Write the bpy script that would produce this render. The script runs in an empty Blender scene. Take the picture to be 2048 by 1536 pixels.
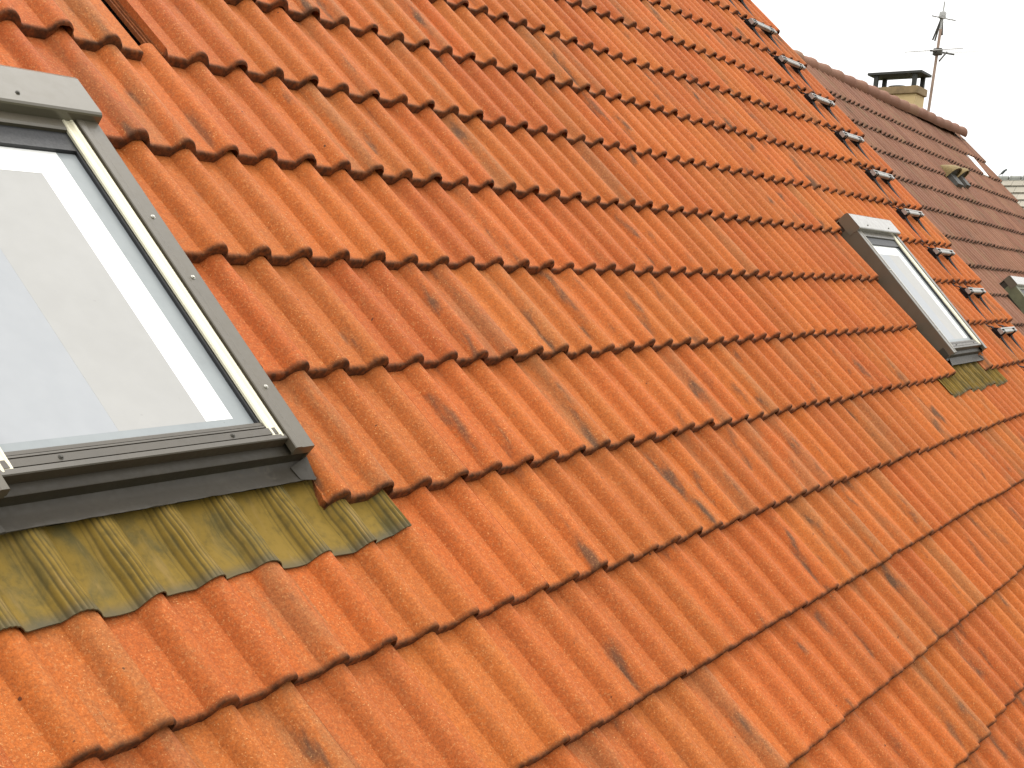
import bpy, bmesh, math, random
import numpy as np
from mathutils import Matrix, Vector

SC = bpy.context.scene
COL = SC.collection
R = math.radians
PITCH = R(45)
LIFT = 9.0
# roof frame (x along the courses, y up the slope, z out of the roof) -> world
W = Matrix.Translation((0, 0, LIFT)) @ Matrix.Rotation(PITCH, 4, 'X')
S = 0.15          # roll spacing
G = 0.363096       # course gauge
NS = lambda *a: Vector(a)

# ------------------------------------------------------------------ camera
cam = bpy.data.cameras.new('camera')
cam.sensor_width = 36.0
cam.lens = 2369.075 / 2048 * 36.0
cam.shift_y = 597 / 2048          # the photograph is the upper part of an upright frame
cam.clip_start = 0.05
cam.clip_end = 3000
camo = bpy.data.objects.new('camera', cam)
COL.objects.link(camo)
RX = Vector((0.55435117, -0.56692746, 0.60933409))
RY = Vector((-0.25744592, -0.81302148, -0.52222377))
RZ = Vector((0.7914647, 0.13262478, -0.59665257))
m3 = Matrix((RX, -RY, -RZ)).transposed()
camo.matrix_world = W @ (Matrix.Translation((-3.4915685, -3.07639106, 1.57662088)) @ m3.to_4x4())
SC.camera = camo
CAMW = Vector((-3.4915685, -3.2901763, -1.06049767))   # camera in the unlifted world frame

# ------------------------------------------------------------------ sky, sun, exposure
SUN_EL, SUN_AZ = R(62), R(55)      # sun high, beyond the ridge and to the right
world = bpy.data.worlds.new('World')
SC.world = world
world.use_nodes = True
nt = world.node_tree
bg = nt.nodes['Background']
sky = nt.nodes.new('ShaderNodeTexSky')
sky.sky_type = 'NISHITA'
sky.sun_disc = False
sky.sun_elevation = SUN_EL
sky.sun_rotation = SUN_AZ
sky.air_density = 1.0
sky.dust_density = 3.0
sky.ozone_density = 1.0
hs = nt.nodes.new('ShaderNodeHueSaturation')      # overcast: the blue taken out of the sky
hs.inputs['Saturation'].default_value = 0.12
nt.links.new(sky.outputs[0], hs.inputs['Color'])
ov = nt.nodes.new('ShaderNodeMix')                # an even layer of bright cloud over it
ov.data_type = 'RGBA'
ov.inputs[0].default_value = 0.9
tcw = nt.nodes.new('ShaderNodeTexCoord')
sep = nt.nodes.new('ShaderNodeSeparateXYZ')
nt.links.new(tcw.outputs['Generated'], sep.inputs[0])
grd = nt.nodes.new('ShaderNodeMix')               # overcast: brightest overhead
grd.data_type = 'RGBA'
grd.inputs[6].default_value = (5.6, 5.6, 5.55, 1)
grd.inputs[7].default_value = (14.5, 14.3, 13.9, 1)
nt.links.new(sep.outputs['Z'], grd.inputs[0])
nt.links.new(grd.outputs[2], ov.inputs[7])
nt.links.new(hs.outputs[0], ov.inputs[6])
nt.links.new(ov.outputs[2], bg.inputs['Color'])
bg.inputs['Strength'].default_value = 0.15
sl = bpy.data.lights.new('sun', 'SUN')
sl.energy = 1.2
sl.angle = R(14)
sl.color = (1.0, 0.95, 0.87)
so = bpy.data.objects.new('sun', sl)
COL.objects.link(so)
sd = Vector((math.sin(SUN_AZ) * math.cos(SUN_EL), math.cos(SUN_AZ) * math.cos(SUN_EL), math.sin(SUN_EL)))
so.rotation_euler = sd.to_track_quat('Z', 'Y').to_euler()
so.location = sd * 60
vs = SC.view_settings
vs.view_transform = 'Standard'
vs.look = 'None'
vs.exposure = 0.50
vs.gamma = 1.0
SC.cycles.caustics_reflective = False
SC.cycles.caustics_refractive = False

# ------------------------------------------------------------------ materials
class NT:
    def __init__(self, name):
        self.m = bpy.data.materials.new(name)
        self.m.use_nodes = True
        self.t = self.m.node_tree
        self.b = self.t.nodes['Principled BSDF']
        self.tc = None
    def n(self, kind, **kw):
        x = self.t.nodes.new('ShaderNode' + kind)
        for k, v in kw.items():
            if k.startswith('i_'):
                x.inputs[k[2:].replace('_', ' ')].default_value = v
            else:
                setattr(x, k, v)
        return x
    def l(self, a, b):
        self.t.links.new(a, b)
    def coords(self, scale=(1, 1, 1), loc=(0, 0, 0)):
        if self.tc is None:
            self.tc = self.n('TexCoord')
        mp = self.n('Mapping')
        mp.inputs['Scale'].default_value = scale
        mp.inputs['Location'].default_value = loc
        self.l(self.tc.outputs['Object'], mp.inputs['Vector'])
        return mp.outputs[0]
    def noise(self, scale, detail=3, rough=0.55, sc=(1, 1, 1), loc=(0, 0, 0), dist=0.0):
        x = self.n('TexNoise')
        x.inputs['Scale'].default_value = scale
        x.inputs['Detail'].default_value = detail
        x.inputs['Roughness'].default_value = rough
        x.inputs['Distortion'].default_value = dist
        self.l(self.coords(sc, loc), x.inputs['Vector'])
        return x.outputs['Fac']
    def ramp(self, f, a, b, lo=0.0, hi=1.0):
        x = self.n('MapRange')
        x.interpolation_type = 'SMOOTHSTEP'
        x.inputs['From Min'].default_value = a
        x.inputs['From Max'].default_value = b
        x.inputs['To Min'].default_value = lo
        x.inputs['To Max'].default_value = hi
        self.l(f, x.inputs['Value'])
        return x.outputs[0]
    def math(self, op, a, b=None):
        x = self.n('Math', operation=op)
        for i, v in enumerate((a, b)):
            if v is None:
                continue
            if isinstance(v, (int, float)):
                x.inputs[i].default_value = v
            else:
                self.l(v, x.inputs[i])
        return x.outputs[0]
    def mix(self, f, a, b, mode='MIX'):
        x = self.n('Mix', data_type='RGBA', blend_type=mode)
        for idx, v in ((0, f), (6, a), (7, b)):
            if isinstance(v, (int, float)):
                x.inputs[idx].default_value = v
            elif isinstance(v, tuple):
                x.inputs[idx].default_value = v + (1,) if len(v) == 3 else v
            else:
                self.l(v, x.inputs[idx])
        return x.outputs[2]
    def attr(self, name):
        x = self.n('Attribute')
        x.attribute_name = name
        return x.outputs['Fac']
    def bump(self, h, strength=0.3, dist=0.001, prev=None):
        x = self.n('Bump')
        x.inputs['Strength'].default_value = strength
        x.inputs['Distance'].default_value = dist
        self.l(h, x.inputs['Height'])
        if prev is not None:
            self.l(prev, x.inputs['Normal'])
        return x.outputs[0]
    def done(self, color=None, rough=0.6, metal=0.0, spec=0.5, normal=None):
        b = self.b
        if color is not None:
            if isinstance(color, tuple):
                b.inputs['Base Color'].default_value = color + (1,)
            else:
                self.l(color, b.inputs['Base Color'])
        if isinstance(rough, (int, float)):
            b.inputs['Roughness'].default_value = rough
        else:
            self.l(rough, b.inputs['Roughness'])
        b.inputs['Metallic'].default_value = metal
        b.inputs['Specular IOR Level'].default_value = spec
        if normal is not None:
            self.l(normal, b.inputs['Normal'])
        return self.m

def tile_material(name, ca, cb, tan, stain, speck, grime_shade, spec=0.35):
    k = NT(name)
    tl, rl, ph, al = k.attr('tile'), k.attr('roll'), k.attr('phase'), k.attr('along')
    big = k.noise(3.2, 4, 0.6)
    f = k.math('ADD', k.math('MULTIPLY', tl, 0.6), k.math('MULTIPLY', k.ramp(big, 0.3, 0.7), 0.5))
    c = k.mix(k.ramp(f, 0.1, 1.0), ca, cb)
    # browner, washed-out rolls
    long_n = k.noise(1.0, 4, 0.6, sc=(22, 4.5, 22), loc=(3, 1, 0))
    worn = k.math('MULTIPLY', k.ramp(rl, 0.78, 0.90), k.ramp(long_n, 0.36, 0.62))
    c = k.mix(k.math('MULTIPLY', worn, 0.55), c, tan)
    tv = k.n('HueSaturation')
    k.l(c, tv.inputs['Color'])
    k.l(k.ramp(k.math('FRACT', k.math('MULTIPLY', tl, 7.31)), 0.0, 1.0, 0.91, 1.08), tv.inputs['Value'])
    k.l(k.ramp(k.math('FRACT', k.math('MULTIPLY', tl, 3.77)), 0.0, 1.0, 0.4975, 0.5025), tv.inputs['Hue'])
    c = tv.outputs[0]
    # soft mottling along the slope
    mot = k.noise(1.0, 5, 0.65, sc=(30, 9, 30), loc=(7, 2, 1))
    c = k.mix(k.ramp(mot, 0.52, 0.78, 0, 0.28), c, tan)
    # dark streaks that follow the foot of a roll
    st = k.noise(1.0, 3, 0.55, sc=(17, 4.6, 17), loc=(11, 5, 2))
    foot = k.math('MULTIPLY', k.ramp(ph, -0.38, -0.24), k.ramp(ph, 0.00, -0.14))
    keep = k.ramp(rl, 0.46, 0.70)
    s1 = k.math('MULTIPLY', k.math('MULTIPLY', k.ramp(st, 0.55, 0.72), foot), keep)
    c = k.mix(k.math('MULTIPLY', s1, 0.88), c, stain)
    # sand grain and pale specks
    gr = k.noise(210, 4, 0.8)
    c = k.mix(k.ramp(gr, 0.34, 0.62, 0.62, 0.0), c, k.mix(0.62, c, (0.06, 0.012, 0.003)))
    c = k.mix(k.ramp(k.noise(150, 4, 0.8, loc=(6, 1, 7)), 0.52, 0.70, 0.0, 0.35), c, speck)
    c = k.mix(k.ramp(k.noise(75, 3, 0.75, loc=(2, 7, 5)), 0.36, 0.64, 0.30, 0.0), c, k.mix(0.6, c, (0.05, 0.012, 0.003)))
    sp = k.noise(260, 1, 0.5, loc=(4, 4, 4))
    spm = k.noise(7, 3, 0.6, loc=(1, 8, 3))
    c = k.mix(k.math('MULTIPLY', k.ramp(sp, 0.66, 0.76), k.ramp(spm, 0.35, 0.65, 0.15, 0.75)), c, speck)
    dots = k.noise(38, 1, 0.5, loc=(9, 1, 3))
    c = k.mix(k.ramp(dots, 0.80, 0.83, 0, 0.8), c, (0.03, 0.015, 0.01))
    # dirt and algae on each tile's nose, with the front face's shade painted in
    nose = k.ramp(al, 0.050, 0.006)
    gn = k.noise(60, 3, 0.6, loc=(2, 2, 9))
    c = k.mix(k.math('MULTIPLY', nose, k.ramp(gn, 0.25, 0.7, 0.55, 1.0)), c, grime_shade)
    h = k.math('ADD', k.math('MULTIPLY', gr, 0.7), k.math('MULTIPLY', k.noise(110, 3, 0.6), 0.8))
    nrm = k.bump(h, 0.55, 0.0016)
    nrm = k.bump(k.noise(14, 3, 0.5), 0.25, 0.006, nrm)
    return k.done(c, 0.82, 0, spec, nrm)

def paint(name, col, rough=0.4, var=0.2, scale=9, dirt=(0.05, 0.045, 0.035), dirt_amt=0.35, spec=0.5, metal=0.0, streak=(1, 1, 1), bmp=0.12, coat=0.0, dots_amt=0.6):
    k = NT(name)
    n1 = k.noise(scale, 5, 0.65, sc=streak)
    n2 = k.noise(scale * 9, 3, 0.6, sc=streak, loc=(3, 3, 3))
    d = tuple(v * (1 - var) for v in col)
    c = k.mix(k.ramp(n1, 0.3, 0.7), col, d)
    c = k.mix(k.math('MULTIPLY', k.ramp(n1, 0.5, 0.75), k.ramp(n2, 0.4, 0.7, 0, dirt_amt)), c, dirt)
    dots = k.noise(70, 1, 0.5, loc=(5, 2, 8))
    c = k.mix(k.ramp(dots, 0.79, 0.83, 0, dots_amt), c, dirt)
    r = k.ramp(n2, 0.3, 0.7, rough - 0.06, rough + 0.1)
    if coat:
        k.b.inputs['Coat Weight'].default_value = coat
        k.b.inputs['Coat Roughness'].default_value = 0.08
    return k.done(c, r, metal, spec, k.bump(n2, bmp, 0.0008) if bmp else None)

M = {}
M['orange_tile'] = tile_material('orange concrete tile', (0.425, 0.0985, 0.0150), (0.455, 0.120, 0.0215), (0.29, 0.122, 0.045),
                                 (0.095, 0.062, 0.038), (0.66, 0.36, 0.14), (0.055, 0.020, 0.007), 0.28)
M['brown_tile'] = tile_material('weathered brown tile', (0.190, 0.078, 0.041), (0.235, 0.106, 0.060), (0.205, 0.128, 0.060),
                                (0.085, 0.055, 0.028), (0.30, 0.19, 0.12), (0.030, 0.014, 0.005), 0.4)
M['taupe'] = paint('taupe painted aluminium', (0.088, 0.074, 0.051), 0.40, 0.12, 6, bmp=0.02, coat=0.25)
M['taupe_dark'] = paint('dark taupe sheet metal', (0.042, 0.035, 0.025), 0.5, 0.25, 8, dirt=(0.085, 0.072, 0.052), dirt_amt=0.6, bmp=0.06, spec=0.3)
M['hood'] = paint('hood painted aluminium', (0.110, 0.096, 0.070), 0.42, 0.05, 3, dirt_amt=0.0, bmp=0.0, coat=0.85, spec=0.2)
M['rail'] = paint('bottom rail aluminium', (0.058, 0.048, 0.034), 0.42, 0.15, 6, bmp=0.02, coat=0.1, dirt_amt=0.3)
M['alu'] = paint('pale aluminium strip', (0.72, 0.67, 0.50), 0.32, 0.12, 5, metal=0.25, dirt=(0.42, 0.36, 0.2), dirt_amt=0.3, streak=(6, 0.6, 6), bmp=0.0, dots_amt=0.1, coat=0.4)
M['galv'] = paint('galvanised steel', (0.36, 0.345, 0.32), 0.42, 0.3, 14, metal=0.6, dirt=(0.2, 0.17, 0.13), dirt_amt=0.4)
M['dark_steel'] = paint('dark bracket steel', (0.022, 0.017, 0.017), 0.75, 0.3, 20, dirt=(0.06, 0.035, 0.022), dirt_amt=0.5, spec=0.15)
M['black_rubber'] = paint('black gasket', (0.02, 0.02, 0.022), 0.5, 0.2, 20)
M['white_paint'] = paint('white sash paint', (0.80, 0.80, 0.78), 0.45, 0.05, 8, dirt_amt=0.05)
M['cool_panel'] = paint('cool grey panel', (0.325, 0.337, 0.355), 0.8, 0.05, 2.2, dirt_amt=0.0, dots_amt=0.1)
M['warm_panel'] = paint('warm grey panel', (0.345, 0.341, 0.332), 0.8, 0.05, 2.2, dirt_amt=0.0, dots_amt=0.1)
M['spacer'] = paint('glazing spacer', (0.24, 0.262, 0.27), 0.5, 0.1, 6, dirt_amt=0.1)
M['screw'] = paint('screw steel', (0.55, 0.53, 0.48), 0.35, 0.2, 60, metal=0.9)
M['deck'] = paint('dark roofing felt', (0.030, 0.024, 0.020), 0.9, 0.3, 6)
M['cream'] = paint('cream render', (0.60, 0.45, 0.23), 0.85, 0.08, 5, dirt=(0.4, 0.3, 0.17), dirt_amt=0.25)
M['crown'] = paint('weathered mortar crown', (0.30, 0.21, 0.11), 0.9, 0.3, 9, dirt=(0.16, 0.12, 0.075), dirt_amt=0.6)
M['slab'] = paint('dark chimney slab', (0.045, 0.047, 0.042), 0.7, 0.3, 9, dirt=(0.09, 0.07, 0.05), dirt_amt=0.5)
M['wall'] = paint('house render', (0.62, 0.58, 0.50), 0.9, 0.1, 2)
M['mast'] = paint('rusty pinkish mast', (0.36, 0.25, 0.19), 0.6, 0.3, 7, dirt=(0.10, 0.075, 0.045), dirt_amt=0.9)
M['mast_dark'] = paint('dark antenna plastic', (0.055, 0.05, 0.04), 0.6, 0.2, 20)
M['antenna_alu'] = paint('dull antenna aluminium', (0.42, 0.42, 0.41), 0.5, 0.2, 20, metal=0.3)
M['moss_cap'] = paint('mossy vent', (0.22, 0.155, 0.060), 0.85, 0.35, 40, dirt=(0.14, 0.08, 0.05), dirt_amt=0.8)
M['vent_dark'] = paint('dark vent pipe', (0.05, 0.045, 0.036), 0.6, 0.3, 25)
M['green_metal'] = paint('mossy green sheet', (0.13, 0.135, 0.075), 0.45, 0.3, 10, dirt=(0.08, 0.09, 0.04), dirt_amt=0.5)
M['pale_tile'] = paint('pale grey beige tile', (0.31, 0.28, 0.225), 0.85, 0.22, 1.4, dirt=(0.30, 0.28, 0.2), dirt_amt=0.6)
M['pale_ridge'] = paint('grey ridge tile', (0.22, 0.225, 0.20), 0.85, 0.2, 3)
M['bird'] = paint('dark feathers', (0.06, 0.075, 0.075), 0.7, 0.3, 60)

def grass():
    k = NT('grass')
    c = k.mix(k.ramp(k.noise(0.4, 6, 0.7), 0.3, 0.7), (0.05, 0.075, 0.022), (0.085, 0.095, 0.035))
    c = k.mix(k.ramp(k.noise(9, 4, 0.7), 0.4, 0.7, 0, 0.6), c, (0.10, 0.08, 0.045))
    return k.done(c, 0.95, 0, 0.2, k.bump(k.noise(14, 4, 0.7), 0.6, 0.05))
M['grass'] = grass()

def glass():
    k = NT('window glass')
    t = k.t
    fr = k.n('Fresnel')
    fr.inputs['IOR'].default_value = 2.3
    tr = k.n('BsdfTransparent')
    tr.inputs['Color'].default_value = (0.93, 0.96, 0.97, 1)
    gl = k.n('BsdfGlossy')
    gl.inputs['Roughness'].default_value = 0.015
    mx = k.n('MixShader')
    k.l(fr.outputs[0], mx.inputs[0])
    k.l(tr.outputs[0], mx.inputs[1])
    k.l(gl.outputs[0], mx.inputs[2])
    # thin film of dust and dried drops on the pane
    df = k.n('BsdfDiffuse')
    df.inputs['Color'].default_value = (0.55, 0.54, 0.50, 1)
    mx2 = k.n('MixShader')
    dust = k.ramp(k.noise(5, 5, 0.7), 0.35, 0.8, 0.03, 0.13)
    drops = k.ramp(k.noise(60, 1, 0.4, loc=(1, 4, 2)), 0.76, 0.79, 0.0, 0.6)
    k.l(k.math('MAXIMUM', dust, drops), mx2.inputs[0])
    k.l(mx.outputs[0], mx2.inputs[1])
    k.l(df.outputs[0], mx2.inputs[2])
    k.l(mx2.outputs[0], t.nodes['Material Output'].inputs['Surface'])
    return k.m
M['glass'] = glass()

def apron_mat():
    k = NT('yellowed lead apron')
    big = k.noise(1.0, 5, 0.62, sc=(14, 7, 14), dist=0.6)
    fine = k.noise(38, 4, 0.65)
    c = k.mix(k.ramp(big, 0.30, 0.56), (0.098, 0.078, 0.027), (0.190, 0.122, 0.022))
    c = k.mix(k.ramp(fine, 0.45, 0.75, 0, 0.55), c, (0.085, 0.066, 0.024))
    st = k.noise(1.0, 4, 0.6, sc=(34, 6, 34), loc=(4, 0, 0))
    c = k.mix(k.ramp(st, 0.55, 0.72, 0, 0.6), c, (0.235, 0.155, 0.052))
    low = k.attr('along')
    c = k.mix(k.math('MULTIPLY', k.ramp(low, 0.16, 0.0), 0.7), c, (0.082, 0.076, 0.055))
    c = k.mix(k.math('MULTIPLY', k.attr('rib'), 0.75), c, (0.040, 0.034, 0.014))  # grooves darkened in colour, for dirt and for their painted-in shade
    return k.done(c, k.ramp(fine, 0.3, 0.7, 0.62, 0.8), 0, 0.12, k.bump(fine, 0.2, 0.001))
M['apron'] = apron_mat()

# ------------------------------------------------------------------ helpers
def mesh_obj(name, bm, mat, parent=None, basis=None, pinv=None, smooth=None):
    me = bpy.data.meshes.new(name)
    bmesh.ops.recalc_face_normals(bm, faces=bm.faces)
    bm.to_mesh(me)
    bm.free()
    return link(name, me, mat, parent, basis, pinv, smooth)

def link(name, me, mat, parent=None, basis=None, pinv=None, smooth=None):
    for mm in (mat if isinstance(mat, (list, tuple)) else [mat]):
        me.materials.append(M[mm])
    if smooth is not None:
        me.polygons.foreach_set('use_smooth', [True] * len(me.polygons))
        me.set_sharp_from_angle(angle=R(smooth))
    o = bpy.data.objects.new(name, me)
    COL.objects.link(o)
    if parent is not None:
        o.parent = parent
        if pinv is not None:
            o.matrix_parent_inverse = pinv
        elif parent.type == 'EMPTY':
            o.matrix_parent_inverse = Matrix.Translation(-Vector(parent.location))
    if basis is not None:
        o.matrix_basis = basis
    return o

def empty(name, loc, label, cat, group=None):
    o = bpy.data.objects.new(name, None)
    o.empty_display_size = 0.5
    COL.objects.link(o)
    o.location = loc
    o['label'] = label
    o['category'] = cat
    if group:
        o['group'] = group
    return o

def box(bm, x0, x1, y0, y1, z0, z1, bev=0.0, seg=2):
    vs_ = [bm.verts.new(p) for p in ((x0, y0, z0), (x1, y0, z0), (x1, y1, z0), (x0, y1, z0), (x0, y0, z1), (x1, y0, z1), (x1, y1, z1), (x0, y1, z1))]
    fs = [bm.faces.new([vs_[i] for i in q]) for q in ((0, 3, 2, 1), (4, 5, 6, 7), (0, 1, 5, 4), (1, 2, 6, 5), (2, 3, 7, 6), (3, 0, 4, 7))]
    if bev:
        es = {e for f in fs for e in f.edges}
        bmesh.ops.bevel(bm, geom=list(es), offset=bev, segments=seg, profile=0.5, affect='EDGES')

def prism(bm, prof, axis, a, b, cap=True):
    """extrude a closed 2-D profile between a and b along axis ('x': profile is (y,z), 'y': profile is (x,z))"""
    mk = (lambda p, t: (t, p[0], p[1])) if axis == 'x' else (lambda p, t: (p[0], t, p[1]))
    A = [bm.verts.new(mk(p, a)) for p in prof]
    B = [bm.verts.new(mk(p, b)) for p in prof]
    n = len(prof)
    for i in range(n):
        bm.faces.new((A[i], A[(i + 1) % n], B[(i + 1) % n], B[i]))
    if cap:
        bm.faces.new(A[::-1])
        bm.faces.new(B)

def tube(bm, p0, p1, r0, r1=None, n=10, cap=True):
    r1 = r0 if r1 is None else r1
    p0, p1 = Vector(p0), Vector(p1)
    d = (p1 - p0).normalized()
    a = d.orthogonal().normalized()
    b = d.cross(a)
    A, B = [], []
    for i in range(n):
        t = 2 * math.pi * i / n
        o = a * math.cos(t) + b * math.sin(t)
        A.append(bm.verts.new(p0 + o * r0))
        B.append(bm.verts.new(p1 + o * r1))
    for i in range(n):
        bm.faces.new((A[i], A[(i + 1) % n], B[(i + 1) % n], B[i]))
    if cap:
        bm.faces.new(A[::-1])
        bm.faces.new(B)

# ------------------------------------------------------------------ interlocking roof tiles
H_ROLL, T_TILE = 0.0320, 0.0260
SLOPE = (T_TILE + 0.0025) / G

def roll_h(u):
    r = u - np.round(u)
    w = np.where(r < 0, 0.245, 0.255)
    q = np.minimum(np.abs(r) / w, 1.0)
    return -H_ROLL + H_ROLL * (1 - q ** 2.2) ** 0.95

def make_tiles(name, tiles, mat, parent, basis, gauge, warp, rng, extra=None):
    """tiles: list of dicts(uA,uB,v, res, ...) -> one roof-covering mesh with per-vertex attributes"""
    V, F, A = [], [], {k: [] for k in ('tile', 'roll', 'phase', 'along')}
    base = 0
    rollrnd = {}
    for t in tiles:
        uA, uB, v = t['uA'], t['uB'], t['v']
        n = max(3, int(round((uB - uA) * t['res'])) + 1)
        u = np.linspace(uA, uB, n)
        z = roll_h(u)
        odd = np.round(u) % 2 == 1
        r = u - np.round(u)
        lapR = odd & (u > (uA + uB) / 2) & (r > -0.05)
        z = z + np.where(lapR & (r > 0), 0.0035 * np.clip(r / 0.1, 0, 1), 0)
        th = np.where(odd & (u > (uA + uB) / 2) & (r > -0.12) & (r < 0.19), 0.0095, T_TILE)
        th = np.where(t.get('cut', False), T_TILE, th)
        u = np.r_[u[0], u, u[-1]]
        zt = np.r_[z[0], z, z[-1]]
        zb = np.r_[z[0] - T_TILE, z - th, z[-1] - th[-1]]
        drop = np.zeros(len(u)); drop[0] = drop[-1] = 1
        yF = -v * gauge + rng.normal(0, 0.0030) + t.get('dy', 0)
        dz = rng.normal(0, 0.0016) + t.get('dz', 0)
        yaw = rng.normal(0, 0.006)
        roll_t = rng.normal(0, 0.005)
        L = gauge + 0.045 if 'L' not in t else t['L']
        rings = [(0.05, 'b'), (0.0, 'b'), (0.0010, 0.007), (0.0026, 0.0026), (0.0055, 0.0006), (0.014, 0.0)]
        k = t.get('ny', 3)
        rings += [(0.014 + (L - 0.014) * (j + 1) / k, 0.0) for j in range(k)]
        x = warp(u) * S
        xm = x.mean()
        wob = rng.normal(0, 0.0005, len(u))
        rows = []
        for d, off in rings:
            if off == 'b':
                zz = zb - SLOPE * d
            else:
                zz = zt - off - SLOPE * d
                zz = np.where(drop > 0, np.minimum(zz, zb - SLOPE * d), zz)
            xx = x.copy()
            if t.get('rough'):
                e = rng.normal(0, 0.0055)
                xx[0] += e + 0.005 + rng.normal(0, 0.005)
                xx[1] += e
                xx[2] += e * 0.5
                zz = zz.copy()
                zz[0] -= 0.006
            yy = yF + d + (x - xm) * yaw + (wob if d < 0.012 else 0)
            rows.append(np.stack([xx, np.broadcast_to(yy, xx.shape), zz + dz + (x - xm) * roll_t], 1))
            A['along'].append(np.full(len(u), d / gauge))
        P = np.concatenate(rows)
        m, nr = len(u), len(rings)
        V.append(P)
        i = np.arange(nr - 1)[:, None] * m + np.arange(m - 1)[None, :] + base
        F.append(np.stack([i, i + 1, i + 1 + m, i + m], -1).reshape(-1, 4))
        base += len(P)
        A['tile'].append(np.full(len(P), rng.random()))
        cr = np.round(u + 0.12).astype(int)
        rr = np.array([rollrnd.setdefault((int(q), v), rng.random()) for q in cr])
        A['roll'].append(np.tile(rr, nr))
        A['phase'].append(np.tile(u - np.round(u), nr))
    V = np.concatenate(V); F = np.concatenate(F)
    if extra is not None:
        ev, ef = extra
        F = np.concatenate([F, ef + len(V)])
        V = np.concatenate([V, ev])
        for k in A:
            A[k].append(np.full(len(ev), {'along': 0.022, 'phase': 0.4}.get(k, 0.2)))
    me = bpy.data.meshes.new(name)
    me.vertices.add(len(V)); me.vertices.foreach_set('co', V.astype(np.float32).ravel())
    me.loops.add(F.size); me.loops.foreach_set('vertex_index', F.astype(np.int32).ravel())
    me.polygons.add(len(F)); me.polygons.foreach_set('loop_start', (np.arange(len(F)) * 4).astype(np.int32))
    me.update(calc_edges=True)
    for k in A:
        a = me.attributes.new(k, 'FLOAT', 'POINT')
        a.data.foreach_set('value', np.concatenate(A[k]).astype(np.float32))
    return link(name, me, mat, parent, basis, smooth=42)

def ridge_tiles(name, x0, x1, c, step, rad, mat, parent, basis, rng, slope=0.0):
    """a run of half-round ridge tiles, each lapping over the next; world frame"""
    bm = bmesh.new()
    x = x0
    n = 16
    while x < x1:
        e = rng.normal(0, 0.004)
        ring = []
        for d, rr in ((-0.01, rad * 0.86), (step * 0.45, rad * 0.93), (step * 0.86, rad * 1.03), (step * 0.97, rad * 1.10), (step * 1.09, rad * 1.10), (step * 1.095, rad * 0.98)):
            ring.append([bm.verts.new((x + d, c[0] + rr * 1.08 * math.cos(R(-38) + (math.pi + R(76)) * j / n), c[1] + e - slope * (x + d - x0) + rr * (math.sin(R(-38) + (math.pi + R(76)) * j / n)))) for j in range(n + 1)])
        for a, b in zip(ring, ring[1:]):
            for j in range(n):
                bm.faces.new((a[j], a[j + 1], b[j + 1], b[j]))
        x += step
    o = mesh_obj(name, bm, mat, parent, basis, smooth=50)
    me = o.data
    nv = len(me.vertices)
    rnd = np.repeat(rng.random(nv // (6 * (n + 1))), 6 * (n + 1))
    for k, val in (('tile', rnd), ('roll', rnd), ('phase', np.full(nv, 0.4)), ('along', np.full(nv, 0.5))):
        a = me.attributes.new(k, 'FLOAT', 'POINT')
        a.data.foreach_set('value', val.astype(np.float32))
    return o

# ------------------------------------------------------------------ ground
bm = bmesh.new()
bmesh.ops.create_grid(bm, x_segments=4, y_segments=4, size=1500)
g = mesh_obj('ground', bm, 'grass')
g['kind'] = 'structure'

def house_shell(root, x0, x1, y0, ya, y1, zeave, zapex, basis=None):
    """rendered walls with gables, world frame (already lifted)"""
    bm = bmesh.new()
    prof = [(y0, 0), (y1, 0), (y1, zeave), (ya, zapex), (y0, zeave)]
    prism(bm, prof, 'x', x0, x1)
    return mesh_obj('wall', bm, 'wall', root)

# ================================================================== the orange-tiled house
rng = np.random.default_rng(7)
house = empty('orange_roofed_house', (-0.2, 1.2, 0), 'house with the bright orange tiled roof that fills the foreground', 'house')
HB = Matrix.Translation(-Vector(house.location))

U_END = 41.25
def warp(u):
    return np.where(u > 30, 30 + (u - 30) * 1.066, u)

WIN = dict(w=0.813, vt=2.76, vb=5.70)
S1U, S2U = -15.68, 25.72
WU = WIN['w'] / S
holes = [(S1U - 0.1, S1U + WU - 0.05), (S2U + 0.02, S2U + WU - 0.03)]

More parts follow.
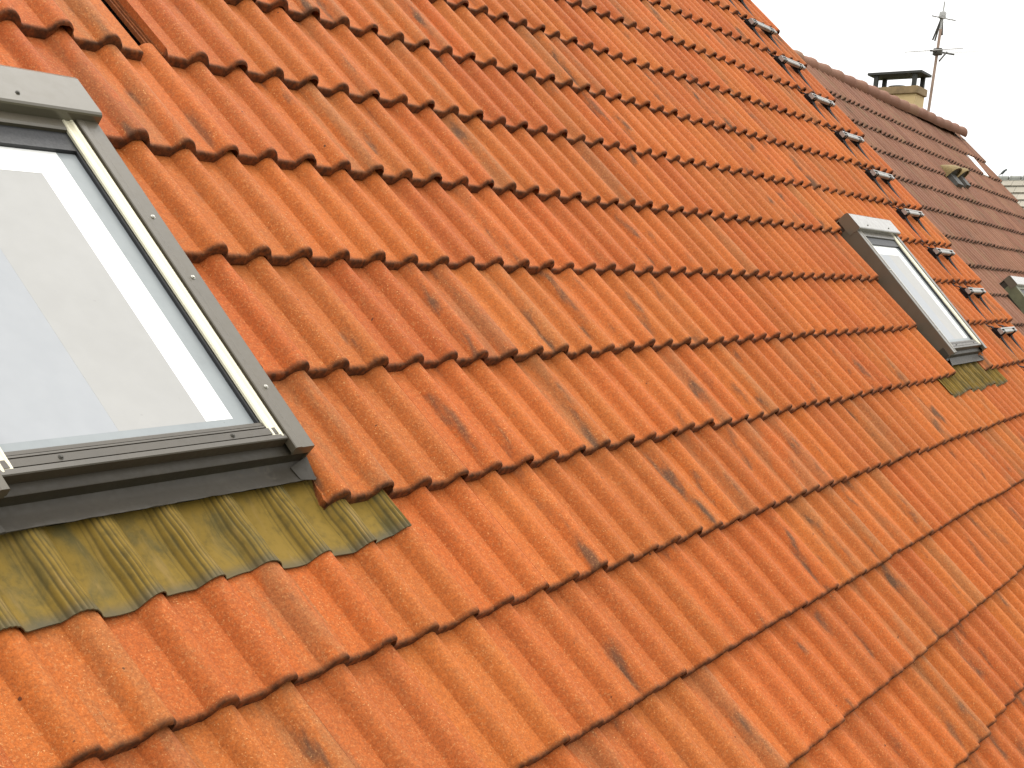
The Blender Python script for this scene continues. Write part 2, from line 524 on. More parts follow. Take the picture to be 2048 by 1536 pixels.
tiles = []
V_TOP, V_BOT = -6, 14
for v in range(V_TOP, V_BOT + 1):
    for o in range(-35, 42, 2):
        uA, uB = o + 0.17, min(o + 2 + 0.20, U_END)
        if uB - uA < 0.3:
            continue
        parts = [(uA, uB, {})]
        if v <= 2 and o == -9:
            parts = [(uA, -7.28, {'cut': True})]
        if v in (4, 5):
            out = []
            for a, b, k in parts:
                segs = [(a, b)]
                for h0, h1 in holes:
                    ns = []
                    for p, q in segs:
                        if q <= h0 or p >= h1:
                            ns.append((p, q)); continue
                        if p < h0: ns.append((p, h0))
                        if q > h1: ns.append((h1, q))
                    segs = ns
                out += [(p, q, {'cut': True}) for p, q in segs if q - p > 0.08]
            parts = out
        if v == 3:
            out = []
            for a, b, k in parts:
                cuts = sorted({a, b} | {h for hh in holes for h in hh if a < h < b})
                for p, q in zip(cuts, cuts[1:]):
                    if q - p > 0.06:
                        out.append((p, q, {'up': any(h0 <= (p + q) / 2 <= h1 for h0, h1 in holes), 'cut': len(cuts) > 2}))
            parts = out
        if v == 6:
            out = []
            for a, b, k in parts:
                segs = [(a, b)]
                for h0, h1 in ((S1U - 2.0, -10.28), (25.20, 30.40)):
                    ns = []
                    for p, q in segs:
                        if q <= h0 or p >= h1:
                            ns.append((p, q)); continue
                        if p < h0: ns.append((p, h0))
                        if q > h1: ns.append((h1, q))
                    segs = ns
                for p, q in segs:
                    if q - p > 0.08:
                        out.append((p, q, {'dz': 0.004 if (-12 < p < -9 or 22.5 < p < 32) else 0.0,
                                           'rough': abs(p + 10.28) < 0.01, 'ny': 26 if abs(p + 10.28) < 0.01 else 3}))
            parts = out
        for a, b, k in parts:
            d = dict(uA=a, uB=b, v=v, res=26 if a < -3 else (18 if a < 14 else 13))
            d.update(k)
            # tiles above a window stop at its hood
            if v == 3 and k.get('up'):
                d['dy'] = 0.24 * G
            if v == 7 and (-19 < a < -8 or 21 < a < 33):
                d['dz'] = -0.0045      # pressed down under the lead aprons
            tiles.append(d)

# the ribs of the side lap left bare where one tile has slipped sideways
ev, ef = [], []
for q, du in enumerate((-0.135, -0.075, -0.015)):
    x0, x1 = (-6.83 + du - 0.019) * S, (-6.83 + du + 0.019) * S
    zr = -H_ROLL - 0.002 - 0.0035 * (2 - q)
    y0, y1 = -2 * G + 0.006, -1 * G + 0.02
    b0 = len(ev)
    for y, zz in ((y0, 0.0), (y1, -SLOPE * (y1 - y0))):
        for x, z in ((x0, zr - 0.012), (x0, zr), (x1, zr), (x1, zr - 0.012)):
            ev.append((x, y, z + zz))
    for i in range(3):
        ef.append((b0 + i, b0 + i + 1, b0 + 5 + i, b0 + 4 + i))
    ef.append((b0, b0 + 1, b0 + 2, b0 + 3))
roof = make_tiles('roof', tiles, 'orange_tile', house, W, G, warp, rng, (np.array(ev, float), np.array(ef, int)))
roof['label'] = 'orange concrete tiles with dark streaks'

# roofing felt and battens below the tiles, and the far slope
bm = bmesh.new()
XL, XR = -35 * S + 0.03, warp(np.array(U_END)) * S - 0.02
yA, yE = 6.45 * G, -14.1 * G + 0.02
box(bm, XL, XR, yE, yA, -0.20, -0.102)
deck = mesh_obj('roof_deck', bm, 'deck', house, W)
apexW = W @ Vector((0, 2.35, -0.03))
eaveW = W @ Vector((0, yE, -0.1))
backY = 2 * apexW.y - eaveW.y
rngb = np.random.default_rng(11)
bm = bmesh.new()
prism(bm, [(apexW.y, apexW.z - 0.02), (backY, eaveW.z), (backY, eaveW.z - 0.12), (apexW.y, apexW.z - 0.17)], 'x', XL, XR)
back = mesh_obj('rear_roof_slope', bm, 'orange_tile', house)
ridge_tiles('ridge', XL, XR, (apexW.y, apexW.z - 0.03), 0.36, 0.12, 'orange_tile', house, None, rngb)
house_shell(house, XL + 0.15, XR - 0.02, eaveW.y + 0.35, apexW.y, backY - 0.35, eaveW.z + 0.18, apexW.z - 0.28)

# ------------------------------------------------------------------ roof windows
def build_window(parent, basis, body='taupe', dark='taupe_dark', hoodm='hood', label=None, full=True):
    """local frame: x 0..w across, y up the slope from the sill, z out of the roof"""
    w = WIN['w']
    bm = bmesh.new()
    box(bm, 0.006, 0.04, 0.034, 1.045, -0.105, 0.0205)
    box(bm, w - 0.04, w - 0.006, 0.034, 1.045, -0.105, 0.0205)
    box(bm, 0.0405, w - 0.0405, 1.00, 1.044, -0.105, 0.018)
    box(bm, 0.0405, w - 0.0405, 0.035, 0.07, -0.105, -0.004)
    win = mesh_obj('roof_window', bm, dark, parent, basis)
    if label:
        win['label'] = label
    def sub(name, bm, mat, smooth=None):
        return mesh_obj(name, bm, mat, win, smooth=smooth)
    # side casings: folded sheet with an outer flange, raised inner bead
    for sgn in (0, 1):
        fx = (lambda x: w - x) if sgn else (lambda x: x)
        bm = bmesh.new()
        prof = [(0.0, -0.07), (0.0, 0.0285), (0.003, 0.0305), (0.040, 0.0305), (0.044, 0.0325), (0.0585, 0.0325), (0.0605, 0.0305), (0.0605, 0.012), (0.057, 0.012), (0.057, 0.0265), (0.004, 0.0262), (0.004, -0.07)]
        prism(bm, [(fx(a), b) for a, b in prof], 'y', 0.0065, 0.985)
        box(bm, min(fx(0.004), fx(0.057)), max(fx(0.004), fx(0.057)), 0.0065, 0.010, 0.006, 0.0262)
        sub('side_casing', bm, body)
        # bare aluminium glazing bar beside the glass
        bm = bmesh.new()
        prof = [(0.0665, 0.0165), (0.0665, 0.0275), (0.0700, 0.0290), (0.0730, 0.0275), (0.0765, 0.0240), (0.0860, 0.0240), (0.0885, 0.0262), (0.0925, 0.0262), (0.0955, 0.0225), (0.0955, 0.0165)]
        prism(bm, [(fx(a), b) for a, b in prof], 'y', 0.043, 0.975)
        sub('glazing_bar', bm, 'alu')
        bm = bmesh.new()
        prism(bm, [(fx(a), b) for a, b in [(0.0956, 0.004), (0.0956, 0.0150), (0.0985, 0.0150), (0.1000, 0.013), (0.1000, 0.004)]], 'y', 0.090, 0.975)
        prism(bm, [(fx(a), b) for a, b in [(0.0606, -0.01), (0.0606, 0.012), (0.0950, 0.012), (0.0950, -0.01)]], 'y', 0.0905, 0.975)
        sub('gasket', bm, 'black_rubber')
    # hood over the top of the sash
    bm = bmesh.new()
    prism(bm, [(0.934, 0.014), (0.934, 0.0465), (0.936, 0.0505), (0.941, 0.0535), (1.046, 0.0500), (1.055, 0.046), (1.060, 0.030), (1.060, -0.08), (1.052, -0.08), (1.052, 0.036), (0.940, 0.044), (0.940, 0.014)], 'x', -0.003, w + 0.003)
    box(bm, -0.003, 0.004, 0.940, 1.052, -0.02, 0.043)
    box(bm, w - 0.004, w + 0.003, 0.940, 1.052, -0.02, 0.043)
    sub('hood', bm, hoodm)
    bm = bmesh.new()
    prism(bm, [(0.906, 0.006), (0.906, 0.0225), (0.912, 0.0255), (0.96, 0.0255), (0.96, 0.006)], 'x', 0.097, w - 0.097)
    sub('top_rail', bm, body)
    # bottom rail: stepped profiles
    bm = bmesh.new()
    prof = [(0.0900, 0.004), (0.0900, 0.0175), (0.0880, 0.0190), (0.0805, 0.0195), (0.0800, 0.0170), (0.0785, 0.0170), (0.0780, 0.0215), (0.0735, 0.0220), (0.0725, 0.0160), (0.0700, 0.0160), (0.0692, 0.0245), (0.0520, 0.0255), (0.0512, 0.0200), (0.0490, 0.0200), (0.0484, 0.0275), (0.0370, 0.0290), (0.0348, 0.0272), (0.0345, 0.0010), (0.045, 0.0010)]
    prism(bm, prof, 'x', 0.0612, w - 0.0612)
    sub('bottom_rail', bm, 'rail')
    # sill flashing: strip, drop, then a sheet that dishes down on to the apron
    bm = bmesh.new()
    prof = [(0.070, 0.0009), (0.0335, 0.0009), (0.0140, -0.0008), (0.0122, -0.0022), (0.0112, -0.0160), (0.0090, -0.0255), (0.0010, -0.0295), (-0.0120, -0.0290), (-0.0290, -0.0255), (-0.0400, -0.0222), (-0.0440, -0.0216), (-0.0444, -0.0232), (-0.0290, -0.0275), (0.001, -0.0312), (0.070, -0.0312)]
    nseg = 40
    cols = []
    rl = random.Random(3)
    for i in range(nseg + 1):
        x = -0.004 + (w + 0.008) * i / nseg
        cols.append([bm.verts.new((x, y + (rl.uniform(-0.0012, 0.0012) if y < 0 else 0), z + (rl.uniform(-0.0008, 0.0012) if y < -0.03 else 0))) for y, z in prof])
    for a, b in zip(cols, cols[1:]):
        for j in range(len(prof)):
            q = (j + 1) % len(prof)
            bm.faces.new((a[j], a[q], b[q], b[j]))
    bm.faces.new(cols[0]); bm.faces.new(cols[-1][::-1])
    # folded corner gussets
    for xa, xb in ((0.0, 0.045), (w, w - 0.045)):
        pts = [(xa, 0.006, -0.008), (xb, -0.004, -0.0265), (xb, -0.042, -0.0205), (xa, -0.048, -0.0215)]
        a = [bm.verts.new(p) for p in pts]
        b = [bm.verts.new((p[0], p[1], p[2] - 0.003)) for p in pts]
        bm.faces.new(a); bm.faces.new(b[::-1])
        for i in range(4):
            bm.faces.new((a[i], a[(i + 1) % 4], b[(i + 1) % 4], b[i]))
    sub('sill_flashing', bm, dark, 35)
    # glass
    bm = bmesh.new()
    box(bm, 0.1003, w - 0.1003, 0.0903, 0.8528, 0.0085, 0.0125)
    bmesh.ops.delete(bm, geom=[f for f in bm.faces if abs(f.normal.z) < 0.5 or f.calc_center_median().z < 0.01], context='FACES')
    sub('pane', bm, 'glass')
    bm = bmesh.new()
    box(bm, 0.1003, w - 0.1003, 0.853, 0.9055, 0.004, 0.0145)  # black strip across the top of the glass opening
    sub('top_strip', bm, 'black_rubber')
    # spacer bar, white inner sash, warm and cool grey panels seen through the glass
    def flat(name, pts, quads, z, mat):
        bm = bmesh.new()
        A = [bm.verts.new((x, y, z)) for x, y in pts]
        B = [bm.verts.new((x, y, -0.02)) for x, y in pts]
        for q in quads:
            bm.faces.new([A[i] for i in q])
            bm.faces.new([B[i] for i in q[::-1]])
        for i in range(len(pts)):
            bm.faces.new((A[i], A[(i + 1) % len(pts)], B[(i + 1) % len(pts)], B[i]))
        return sub(name, bm, mat)
    flat('spacer', [(0.1004, 0.0904), (w - 0.1004, 0.0904), (w - 0.1004, 0.852), (w - 0.150, 0.852), (w - 0.150, 0.116), (0.1004, 0.116)], ((0, 1, 4, 5), (1, 2, 3, 4)), 0.0048, 'spacer')
    flat('sash', [(w - 0.1502, 0.1162), (w - 0.1502, 0.852), (0.1004, 0.852), (0.1004, 0.785), (w - 0.224, 0.785), (w - 0.224, 0.1162)], ((0, 1, 4, 5), (1, 2, 3, 4)), 0.0050, 'white_paint')
    flat('warm_panel', [(w - 0.445, 0.1162), (w - 0.2242, 0.1162), (w - 0.2242, 0.7848), (w - 0.445, 0.7848)], ((0, 1, 2, 3),), 0.0046, 'warm_panel')
    flat('cool_panel', [(0.1004, 0.1162), (w - 0.4451, 0.1162), (w - 0.4451, 0.7848), (0.1004, 0.7848)], ((0, 1, 2, 3),), 0.0045, 'cool_panel')
    if full:
        # screws in the casings and in the bottom rail
        spots = [(w - 0.026, 0.653, 0.0305), (w - 0.028, 0.479, 0.0305), (w - 0.030, 0.171, 0.0305), (0.03, 0.63, 0.0305), (0.03, 0.17, 0.0305), (w - 0.2025, 0.0610, 0.0248), (0.195, 0.0610, 0.0248), (w - 0.20, 0.965, 0.0525), (0.2, 0.965, 0.0525)]
        protos = {}
        for x, y, z in spots:
            mt_ = 'mast_dark' if x > 0.05 and x < w - 0.05 else 'screw'
            if mt_ not in protos:
                bm = bmesh.new()
                tube(bm, (0, 0, 0), (0, 0, 0.0015), 0.0052, 0.0052, 12)
                tube(bm, (0, 0, 0.0015), (0, 0, 0.004), 0.0040, 0.0028, 12)
                protos[mt_] = s = sub('screw', bm, mt_, 40)
            else:
                s = protos[mt_].copy()
                COL.objects.link(s)
                s.parent = win
            s.location = (x, y, z)
    return win

def copy_tree(src, basis, parent=None, pinv=None):
    c = src.copy()
    COL.objects.link(c)
    if parent is not None:
        c.parent = parent
        c.matrix_parent_inverse = pinv
    c.matrix_basis = basis
    for ch in src.children:
        d = ch.copy()
        COL.objects.link(d)
        d.parent = c
    return c

def win_basis(frame, u, v, rz=0.0, rx=0.0, dz=0.0):
    return frame @ Matrix.Translation((u * S, -v * G, dz)) @ Matrix.Rotation(rz, 4, 'Z') @ Matrix.Rotation(rx, 4, 'X')

w1 = build_window(house, win_basis(W, S1U, WIN['vb'], rx=R(0.9), dz=0.004), label='large roof window at the left edge, seen close up')
w2 = copy_tree(w1, win_basis(W, S2U, WIN['vb'], dz=0.010), house, HB)
w2['label'] = 'small far roof window near the right verge'

def apron(u0, u1, v0, v1, parent, seed):
    """pleated lead sheet dressed over the rolls of the course below"""
    rn = np.random.default_rng(seed)
    nu = int((u1 - u0) * S / 0.0013)
    nv = 34
    u = np.linspace(u0, u1, nu)
    uu = warp(u)
    t = np.linspace(0, 1, nv)
    bottom = v1 + 0.02 * np.sin(u * 1.7 + seed) + 0.012 * np.sin(u * 4.3 + 1)
    Vv = v0 + (bottom - v0)[None, :] * t[:, None]
    d = (7 - Vv) * G
    soft = (roll_h(u - 0.04) + roll_h(u + 0.04) + roll_h(u) * 2) / 4
    soft = np.maximum(soft, roll_h(u))
    r = u - np.round(u)
    ribmask = np.clip(1 - np.abs(r + 0.10) / 0.28, 0, 1) ** 0.6
    wave = np.sin(u * S / 0.0105 * 2 * np.pi)
    ribs = wave * 0.0019 * ribmask
    waves = 0.0009 * np.sin(u * 5.1 + 1.0)[None, :] * np.sin(t[:, None] * 7.0 + u[None, :] * 0.8) + 0.0008 * np.sin(t[:, None] * 11 + u[None, :] * 3.1)
    bl = np.clip(t / 0.55, 0, 1)[:, None]
    bl = bl * bl * (3 - 2 * bl)
    relief = soft[None, :] * bl + np.maximum(soft[None, :], 0.55 * soft[None, :] - 0.002) * (1 - bl)
    Z = relief - SLOPE * d + 0.0062 + ribs[None, :] * (0.6 + 0.4 * np.sin(t[:, None] * 5 + u[None, :])) + waves * np.clip(np.sin(np.pi * np.minimum(t, 0.9))[:, None], 0, 1)
    lift = np.clip((0.12 - t) / 0.12, 0, 1)[:, None] * 0.002
    Z = Z + lift
    X = np.broadcast_to(uu * S, Z.shape)
    Y = -Vv * G
    top = np.stack([X, Y, Z], -1).reshape(-1, 3)
    i = np.arange(nv - 1)[:, None] * nu + np.arange(nu - 1)[None, :]
    F = np.stack([i, i + nu, i + nu + 1, i + 1], -1).reshape(-1, 4)
    # turned-down lower lip and underside
    lip = np.stack([X[-1], Y[-1] - 0.0005, Z[-1] - 0.0032], -1)
    und = np.stack([X[-1], Y[-1] + 0.03, Z[-1] - 0.0036], -1)
    n0 = len(top)
    a = (nv - 1) * nu + np.arange(nu - 1)
    bq = n0 + np.arange(nu - 1)
    F = np.concatenate([F, np.stack([a, bq, bq + 1, a + 1], -1), np.stack([bq, bq + nu, bq + nu + 1, bq + 1], -1)])
    V = np.concatenate([top, lip, und])
    me = bpy.data.meshes.new('apron')
    me.vertices.add(len(V)); me.vertices.foreach_set('co', V.astype(np.float32).ravel())
    me.loops.add(F.size); me.loops.foreach_set('vertex_index', F.astype(np.int32).ravel())
    me.polygons.add(len(F)); me.polygons.foreach_set('loop_start', (np.arange(len(F)) * 4).astype(np.int32))
    me.update(calc_edges=True)
    at = me.attributes.new('along', 'FLOAT', 'POINT')
    at.data.foreach_set('value', np.concatenate([np.repeat(1 - t, nu), np.zeros(2 * nu)]).astype(np.float32))
    gro = np.clip(-wave, 0, 1) * ribmask
    rb = me.attributes.new('rib', 'FLOAT', 'POINT')
    rb.data.foreach_set('value', np.concatenate([np.tile(gro, nv), np.zeros(2 * nu)]).astype(np.float32))
    o = link('apron', me, 'apron', parent, None, smooth=60)
    o.matrix_basis = parent.matrix_basis.inverted() @ W
    return o
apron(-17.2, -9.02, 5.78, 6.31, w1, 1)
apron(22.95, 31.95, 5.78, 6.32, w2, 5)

# ------------------------------------------------------------------ metal roof steps beside the verge
def make_step(parent, basis):
    """tread bar carried by two straps; local origin on the course line at the left strap"""
    bm = bmesh.new()
    prof = [(-0.014, 0.0), (-0.017, 0.004), (-0.017, 0.020), (-0.013, 0.025), (-0.006, 0.026), (-0.004, 0.0235), (0.004, 0.0235), (0.006, 0.026), (0.013, 0.025), (0.017, 0.020), (0.017, 0.004), (0.014, 0.0)]
    prism(bm, [(y * 1.3 - 0.112, z + 0.002) for y, z in prof], 'x', -0.04, 0.405)
    st = mesh_obj('roof_step', bm, 'galv', parent, basis, pinv=HB)
    for x in (0.0, 0.320):
        bm = bmesh.new()
        # strap that lies in the pan, from under the tile above down to the next course
        pts = [(0.03, -0.044, 0.060), (-0.012, -0.040, 0.060), (-0.045, -0.014, 0.058), (-0.125, -0.004, 0.056), (-0.165, -0.012, 0.048), (-0.358, -0.020, 0.034)]
        ring = []
        for y, z, wd in pts:
            ring.append([bm.verts.new((x - wd / 2, y, z)), bm.verts.new((x + wd / 2, y, z)), bm.verts.new((x + wd / 2, y, z - 0.006)), bm.verts.new((x - wd / 2, y, z - 0.006))])
        for a, b in zip(ring, ring[1:]):
            for j in range(4):
                bm.faces.new((a[j], a[(j + 1) % 4], b[(j + 1) % 4], b[j]))
        bm.faces.new(ring[0]); bm.faces.new(ring[-1][::-1])
        # sloping stay and upright that carry the bar
        for sx in (-0.020, 0.016):
            prism(bm, [(-0.060, -0.030), (-0.060, -0.008), (-0.086, 0.016), (-0.110, 0.031), (-0.137, 0.028), (-0.142, -0.030)], 'x', x + sx, x + sx + 0.004)
        mesh_obj('bracket', bm, 'dark_steel', st)
    return st
step0 = None
for k in range(-6, 14):
    b = W @ Matrix.Translation((float(warp(np.array(36.50))) * S, -k * G, 0.0)) @ Matrix.Rotation(R(random.Random(k).uniform(-0.6, 0.6)), 4, 'Z')
    if step0 is None:
        step0 = make_step(house, b)
    else:
        copy_tree(step0, b, house, HB)

# ================================================================== the brown-tiled neighbour
nb = empty('brown_roofed_house', (11.0, 1.2, 0), 'neighbouring house with the weathered brown tiled roof right of the orange one', 'house')
NB = Matrix.Translation(-Vector(nb.location))
X0B = 42.0 * S
# its slope lies 0.4 m lower and falls away slightly to the right
WB = W @ Matrix.Translation((8.85, 0, -0.40)) @ Matrix.Rotation(0.015, 4, 'Y') @ Matrix.Translation((-8.85, 0, 0))
GB = G * 1.01
rng2 = np.random.default_rng(21)
tiles = []
strip = (96.5, 98.9)
for k in range(0, 17):
    v = -3.78 / 1.01 + k - 0.0
    for o in range(41, 104, 2):
        uA, uB = o + 0.17, min(o + 2.20, 103.9)
        segs = [(uA, uB)]
        if k == 1:
            ns = []
            for p, q in segs:
                if q <= strip[0] or p >= strip[1]:
                    ns.append((p, q)); continue
                if p < strip[0]: ns.append((p, strip[0]))
                if q > strip[1]: ns.append((strip[1], q))
            segs = ns
        for p, q in segs:
            if q - p > 0.1:
                tiles.append(dict(uA=p, uB=q, v=v, res=10, ny=2, cut=(q - p < 1.9), L=GB + (0.13 + 0.13 * (p - 41) / 62 if k == 0 else 0.045)))
# first course is cut short under the ridge
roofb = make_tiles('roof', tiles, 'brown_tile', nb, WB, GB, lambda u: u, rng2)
XLb, XRb = 41.4 * S, 103.9 * S
bm = bmesh.new()
box(bm, XLb, XRb - 0.02, -12.9 * GB, 5.0 * GB, -0.20, -0.110)
mesh_obj('roof_deck', bm, 'deck', nb, WB)
edgeL, edgeR = (WB @ Vector((x_, v_ * G, 0.0)) + Vector((0, 0.095, 0.014)) for x_, v_ in ((XLb - 0.2, 4.72), (XRb, 5.08)))
slope_b = (edgeL.z - edgeR.z) / (edgeR.x - edgeL.x)
apB = (edgeL + edgeR) / 2
bm = bmesh.new()
eB = WB @ Vector((12.0, -12.9 * GB, -0.12))
prism(bm, [(apB.y, apB.z - 0.06), (2 * apB.y - eB.y, eB.z), (2 * apB.y - eB.y, eB.z - 0.1), (apB.y, apB.z - 0.2)], 'x', XLb, XRb - 0.03)
mesh_obj('rear_roof_slope', bm, 'brown_tile', nb)
ridge_tiles('ridge', XLb - 0.2, XRb - 0.55, (apB.y, edgeL.z), 0.40, 0.080, 'brown_tile', nb, None, rng2, slope=slope_b)
house_shell(nb, XLb + 0.02, XRb - 0.12, eB.y + 0.4, apB.y, 2 * apB.y - eB.y - 0.4, eB.z + 0.2, apB.z - 0.3)

# pale glass strip let into the courses by the verge
bm = bmesh.new()
yv = -(-3.78 / 1.01 + 1) * GB
box(bm, (strip[0] + 0.05) * S, (strip[1] - 0.05) * S, yv + 0.015, yv + GB - 0.004, -0.045, -0.020, 0.003)
mesh_obj('glass_tile', bm, 'white_paint', nb, WB)

# twin ventilation hood, mossy on top and dark in the mouth
def vent(parent, cx, cv, wd, ln, hh):
    y0 = -cv * G
    def shell(bm, ks, inset, yoff=0.0):
        n, ring = 12, []
        for f in ks:
            hgt = hh * (0.12 + 0.88 * math.sin(f * math.pi / 2)) - inset
            wid = wd * (0.38 + 0.12 * f) - inset
            ring.append([bm.verts.new((cx - wid * math.cos(math.pi * i / n), y0 + ln * (1 - f) + yoff, -0.03 + max(0.002, (hgt + 0.03) * math.sin(math.pi * i / n) ** 0.6))) for i in range(n + 1)])
        for a, b in zip(ring, ring[1:]):
            for j in range(n):
                bm.faces.new((a[j], a[j + 1], b[j + 1], b[j]))
        return ring
    bm = bmesh.new()
    o = shell(bm, (0.0, 0.2, 0.4, 0.6, 0.8, 0.93, 1.0), 0.0)
    i_ = shell(bm, (0.75, 1.0), 0.016, 0.0005)
    for j in range(12):
        bm.faces.new((o[-1][j], o[-1][j + 1], i_[-1][j + 1], i_[-1][j]))
    v = mesh_obj('vent', bm, 'moss_cap', parent, WB, smooth=40)
    bm = bmesh.new()
    r_ = shell(bm, (0.70, 0.90), 0.018)
    bm.faces.new(r_[-1])
    prism(bm, [(cx - wd * 0.42, -0.06), (cx + wd * 0.42, -0.06), (cx + wd * 0.36, 0.022), (cx - wd * 0.36, 0.022)], 'y', y0 - ln * 0.9, y0 + ln * 0.1)
    mesh_obj('vent_mouth', bm, 'vent_dark', v)
vent(nb, 78.0 * S, -1.70, 0.36, 0.16, 0.125)
vent(nb, 81.4 * S, -1.80, 0.26, 0.15, 0.120)

# third roof window, mossy green hood, cut by the right edge of the photograph
w3 = build_window(nb, win_basis(WB, 63.6, 5.77, dz=0.052), body='green_metal', dark='taupe_dark', hoodm='hood', label='roof window with mossy green side at the right edge', full=False)

# chimney behind the brown ridge (world frame, unlifted coordinates + LIFT)
CZ = 0.0
def wbox(bm, x0, x1, y0, y1, z0, z1, bev=0.0):
    box(bm, x0, x1, y0, y1, z0 + LIFT + CZ, z1 + LIFT + CZ, bev)
cx0, cy0 = 13.92, 1.921          # near right corner of the cap
dx, dy = 0.48, 0.726
bm = bmesh.new()
wbox(bm, cx0 + 0.045, cx0 + dx - 0.03, cy0 + 0.055, cy0 + dy - 0.06, -0.6, 1.338)
ch = mesh_obj('chimney', bm, 'cream', nb)
bm = bmesh.new()
wbox(bm, cx0 + 0.015, cx0 + dx - 0.005, cy0 + 0.028, cy0 + dy - 0.03, 1.330, 1.422, 0.008)
mesh_obj('crown', bm, 'crown', ch)
bm = bmesh.new()
tube(bm, (cx0 + 0.22, cy0 + 0.37, 1.421 + LIFT), (cx0 + 0.22, cy0 + 0.37, 1.450 + LIFT), 0.125, 0.115, 20)
mesh_obj('flue_pot', bm, 'slab', ch, smooth=40)
for px_, py_ in ((0.06, 0.10), (0.06, 0.615), (0.42, 0.095), (0.42, 0.615)):
    bm = bmesh.new()
    wbox(bm, cx0 + px_ - 0.025, cx0 + px_ + 0.025, cy0 + py_ - 0.027, cy0 + py_ + 0.027, 1.421, 1.571)
    mesh_obj('post', bm, 'slab', ch)
bm = bmesh.new()
wbox(bm, cx0, cx0 + dx, cy0, cy0 + dy, 1.571, 1.602, 0.004)
mesh_obj('cap', bm, 'slab', ch)

# ================================================================== television antenna
mt = Vector((13.98, 1.759, 2.392 + LIFT))
mb = Vector((13.98, 1.784, 1.055 + LIFT))
KA = 1.21
ax = (mt - mb).normalized()
foot = mb - ax * 0.9
ant = empty('tv_antenna', foot, 'tall thin television antenna mast rising behind the brown ridge beside the chimney', 'antenna')
def apart(name, bm, mat, par=None, smooth=40):
    o = mesh_obj(name, bm, mat, par or ant, smooth=smooth)
    return o
bm = bmesh.new()
tube(bm, foot, mb + ax * 1.02, 0.0195, 0.0185, 12)
mastp = apart('mast', bm, 'mast')
bm = bmesh.new()
tube(bm, mb + ax * 1.15, mt, 0.0105, 0.009, 8)
apart('whip', bm, 'antenna_alu')
def at_h(h):
    return mb + ax * h
# upper antenna: swept pair of arms, clamp and fine rods seen nearly end on
bm = bmesh.new()
tube(bm, at_h(0.96), at_h(1.215), 0.016, 0.014, 10)
c = at_h(1.185)
box(bm, c.x - 0.04, c.x + 0.04, c.y - 0.034, c.y + 0.036, c.z - 0.045, c.z + 0.035, 0.007)
apart('clamp', bm, 'antenna_alu')
for sy, dz in ((0.095, -0.29), (0.065, -0.30), (-0.020, -0.24)):
    bm = bmesh.new()
    a = at_h(1.19)
    tube(bm, a, a + Vector((0.02, sy, dz)), 0.009, 0.012, 8)
    apart('arm', bm, 'mast_dark')
bm = bmesh.new()
a = at_h(1.15)
tube(bm, a + Vector((-0.28, 0.050, -0.02)), a + Vector((0.40, -0.060, 0.03)), 0.007, 0.007, 8)
ub = apart('upper_boom', bm, 'mast_dark')
for i in range(7):
    bm = bmesh.new()
    c = a + Vector((-0.25 + 0.10 * i, 0.045 - 0.016 * i, -0.018 + 0.007 * i))
    hl = 0.14 - 0.006 * i
    tube(bm, c + Vector((0, -hl, 0.03 * (1 if i % 2 else -1))), c + Vector((0, hl, -0.03 * (1 if i % 2 else -1))), 0.0024, 0.0024, 6)
    mesh_obj('element', bm, 'antenna_alu', ub)
# lower antenna: long thin crossing rods on a short boom
a = at_h(0.765)
bm = bmesh.new()
tube(bm, a + Vector((-0.2, 0.03, -0.02)), a + Vector((0.52, -0.075, 0.03)), 0.011, 0.011, 8)
box(bm, a.x - 0.045, a.x + 0.035, a.y - 0.06, a.y + 0.045, a.z - 0.05, a.z + 0.03, 0.006)
tube(bm, a + Vector((0, -0.04, -0.12)), a + Vector((0.12, -0.09, 0.0)), 0.011, 0.011, 8)
lb = apart('lower_boom', bm, 'mast_dark')
for i, (dx_, hl, r) in enumerate(((-0.17, 0.39, 0.0055), (0.0, 0.38, 0.0024), (0.15, 0.37, 0.0020), (0.27, 0.36, 0.0020), (0.39, 0.35, 0.0024), (0.50, 0.34, 0.0020))):
    bm = bmesh.new()
    c = a + Vector((dx_, -0.01 - dx_ * 0.15, dx_ * 0.08))
    tube(bm, c + Vector((0, -hl, 0)), c + Vector((0, hl * 0.92, 0.0)), r, r, 6)
    mesh_obj('element', bm, 'antenna_alu', lb)

# ================================================================== the pale-roofed house beyond
ph = empty('pale_roofed_house', (46.0, -1.0, 0), 'distant house with pale grey beige flat tiled roof beyond the brown gable', 'house')
xr, zr = 42.1, 2.42 + LIFT
p2 = R(38)
fx, fz = -math.cos(p2), -math.sin(p2)        # down the slope that faces us
rp = random.Random(5)
bm = bmesh.new()
c_g, t_w = 0.385, 0.355
for r_ in range(13):
    off = (r_ % 2) * t_w / 2
    for c_ in range(-48, 26):
        y0 = c_ * t_w + off + rp.uniform(-0.003, 0.003)
        s0 = 0.10 + r_ * c_g
        lift0, lift1 = 0.050 + rp.uniform(-0.004, 0.004), 0.0
        q = []
        for s_, lf in ((s0 - 0.03, lift1), (s0 + c_g, lift0)):
            for y in (y0 + 0.004, y0 + t_w - 0.004):
                bx, bz = xr + fx * s_ - math.sin(p2) * -0 , zr + fz * s_
                q.append((bx - math.sin(p2) * lf, y, bz + math.cos(p2) * lf))
        top = [bm.verts.new(p) for p in q]
        low = [bm.verts.new((p[0] + math.sin(p2) * 0.035, p[1], p[2] - math.cos(p2) * 0.035)) for p in q]
        bm.faces.new((top[0], top[1], top[3], top[2]))
        bm.faces.new((top[2], top[3], low[3], low[2]))
        bm.faces.new((top[0], top[2], low[2], low[0]))
        bm.faces.new((top[3], top[1], low[1], low[3]))
me_p = mesh_obj('roof', bm, 'pale_tile', ph)
bm = bmesh.new()
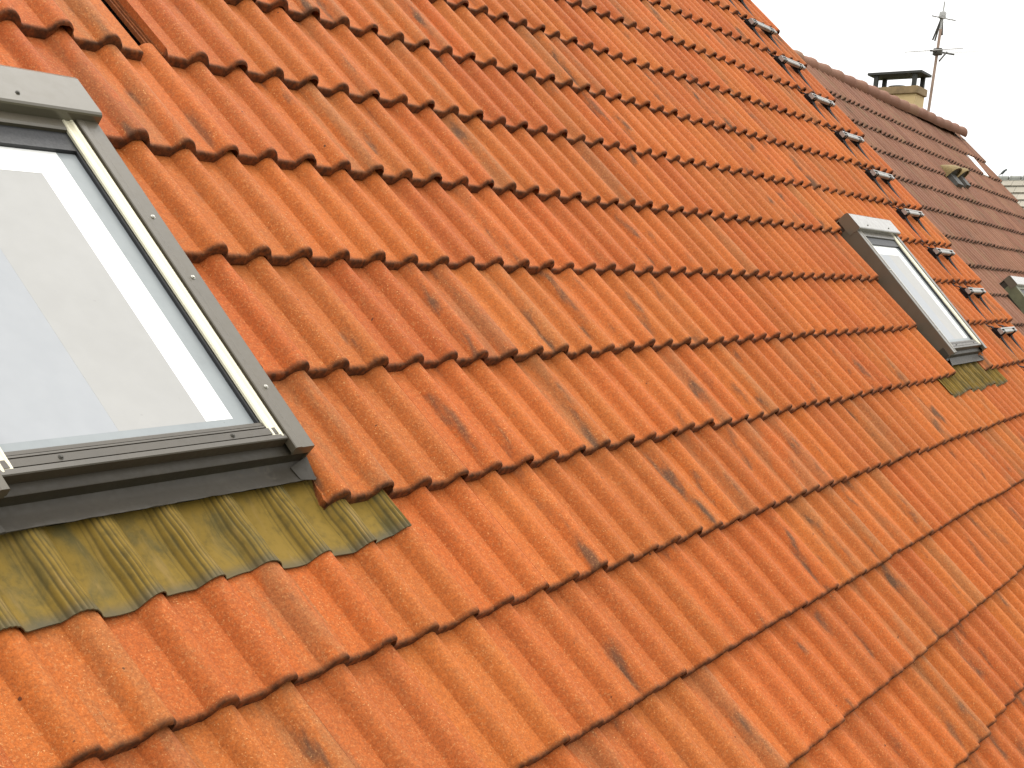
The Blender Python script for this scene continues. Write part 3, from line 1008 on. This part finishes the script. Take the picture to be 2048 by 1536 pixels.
prism(bm, [(xr, zr - 0.07), (xr + fx * 5.1, zr + fz * 5.1 - 0.07), (xr + fx * 5.1, zr + fz * 5.1 - 0.25), (xr, zr - 0.3), (xr - fx * 5.1, zr + fz * 5.1 - 0.2), (xr - fx * 5.1, zr + fz * 5.1 - 0.05)], 'y', -16.8, 9.4)
mesh_obj('roof_deck', bm, 'deck', ph)
bm = bmesh.new()
prism(bm, [(xr + fx * 4.6, 0), (xr - fx * 4.6, 0), (xr - fx * 4.6, zr + fz * 4.9), (xr, zr - 0.4), (xr + fx * 4.6, zr + fz * 4.9)], 'y', -16.5, 9.1)
mesh_obj('wall', bm, 'wall', ph)
bm = bmesh.new()
y = 9.3
while y > -16.7:
    prism(bm, [(xr - 0.13, zr - 0.085), (xr - 0.10, zr + 0.01), (xr - 0.04, zr + 0.06), (xr + 0.04, zr + 0.06), (xr + 0.10, zr + 0.01), (xr + 0.13, zr - 0.085)], 'y', y - 0.355, y)
    prism(bm, [(xr - 0.142, zr - 0.09), (xr - 0.108, zr + 0.018), (xr - 0.042, zr + 0.072), (xr + 0.042, zr + 0.072), (xr + 0.108, zr + 0.018), (xr + 0.142, zr - 0.09)], 'y', y - 0.055, y - 0.002)
    y -= 0.40
mesh_obj('ridge', bm, 'pale_ridge', ph)

# a small dark bird on the pale ridge
bp = Vector((xr, 7.15, 2.59 + LIFT))
bl = empty('bird', (xr, bp.y, zr + 0.07), 'small dark bird perched on the pale ridge against the white sky', 'bird')
bm = bmesh.new()
ring = []
for (y, z, r) in ((0.115, -0.055, 0.008), (0.075, -0.020, 0.013), (0.045, 0.005, 0.026), (0.01, 0.03, 0.038), (-0.025, 0.055, 0.036), (-0.05, 0.080, 0.026), (-0.068, 0.094, 0.027), (-0.088, 0.094, 0.016), (-0.108, 0.090, 0.004)):
    ring.append([bm.verts.new((xr + 1.5 * r * math.cos(t * math.pi / 5), bp.y + 1.15 * y, zr + 0.15 + 1.15 * z + 1.5 * r * math.sin(t * math.pi / 5))) for t in range(10)])
for a, b in zip(ring, ring[1:]):
    for j in range(10):
        bm.faces.new((a[j], a[(j + 1) % 10], b[(j + 1) % 10], b[j]))
bm.faces.new(ring[0]); bm.faces.new(ring[-1][::-1])
for sx in (-0.015, 0.015):
    tube(bm, (xr + sx, bp.y + 0.0, zr + 0.155), (xr + sx, bp.y + 0.004, zr + 0.068), 0.005, 0.004, 6)
mesh_obj('body', bm, 'bird', bl, smooth=60)
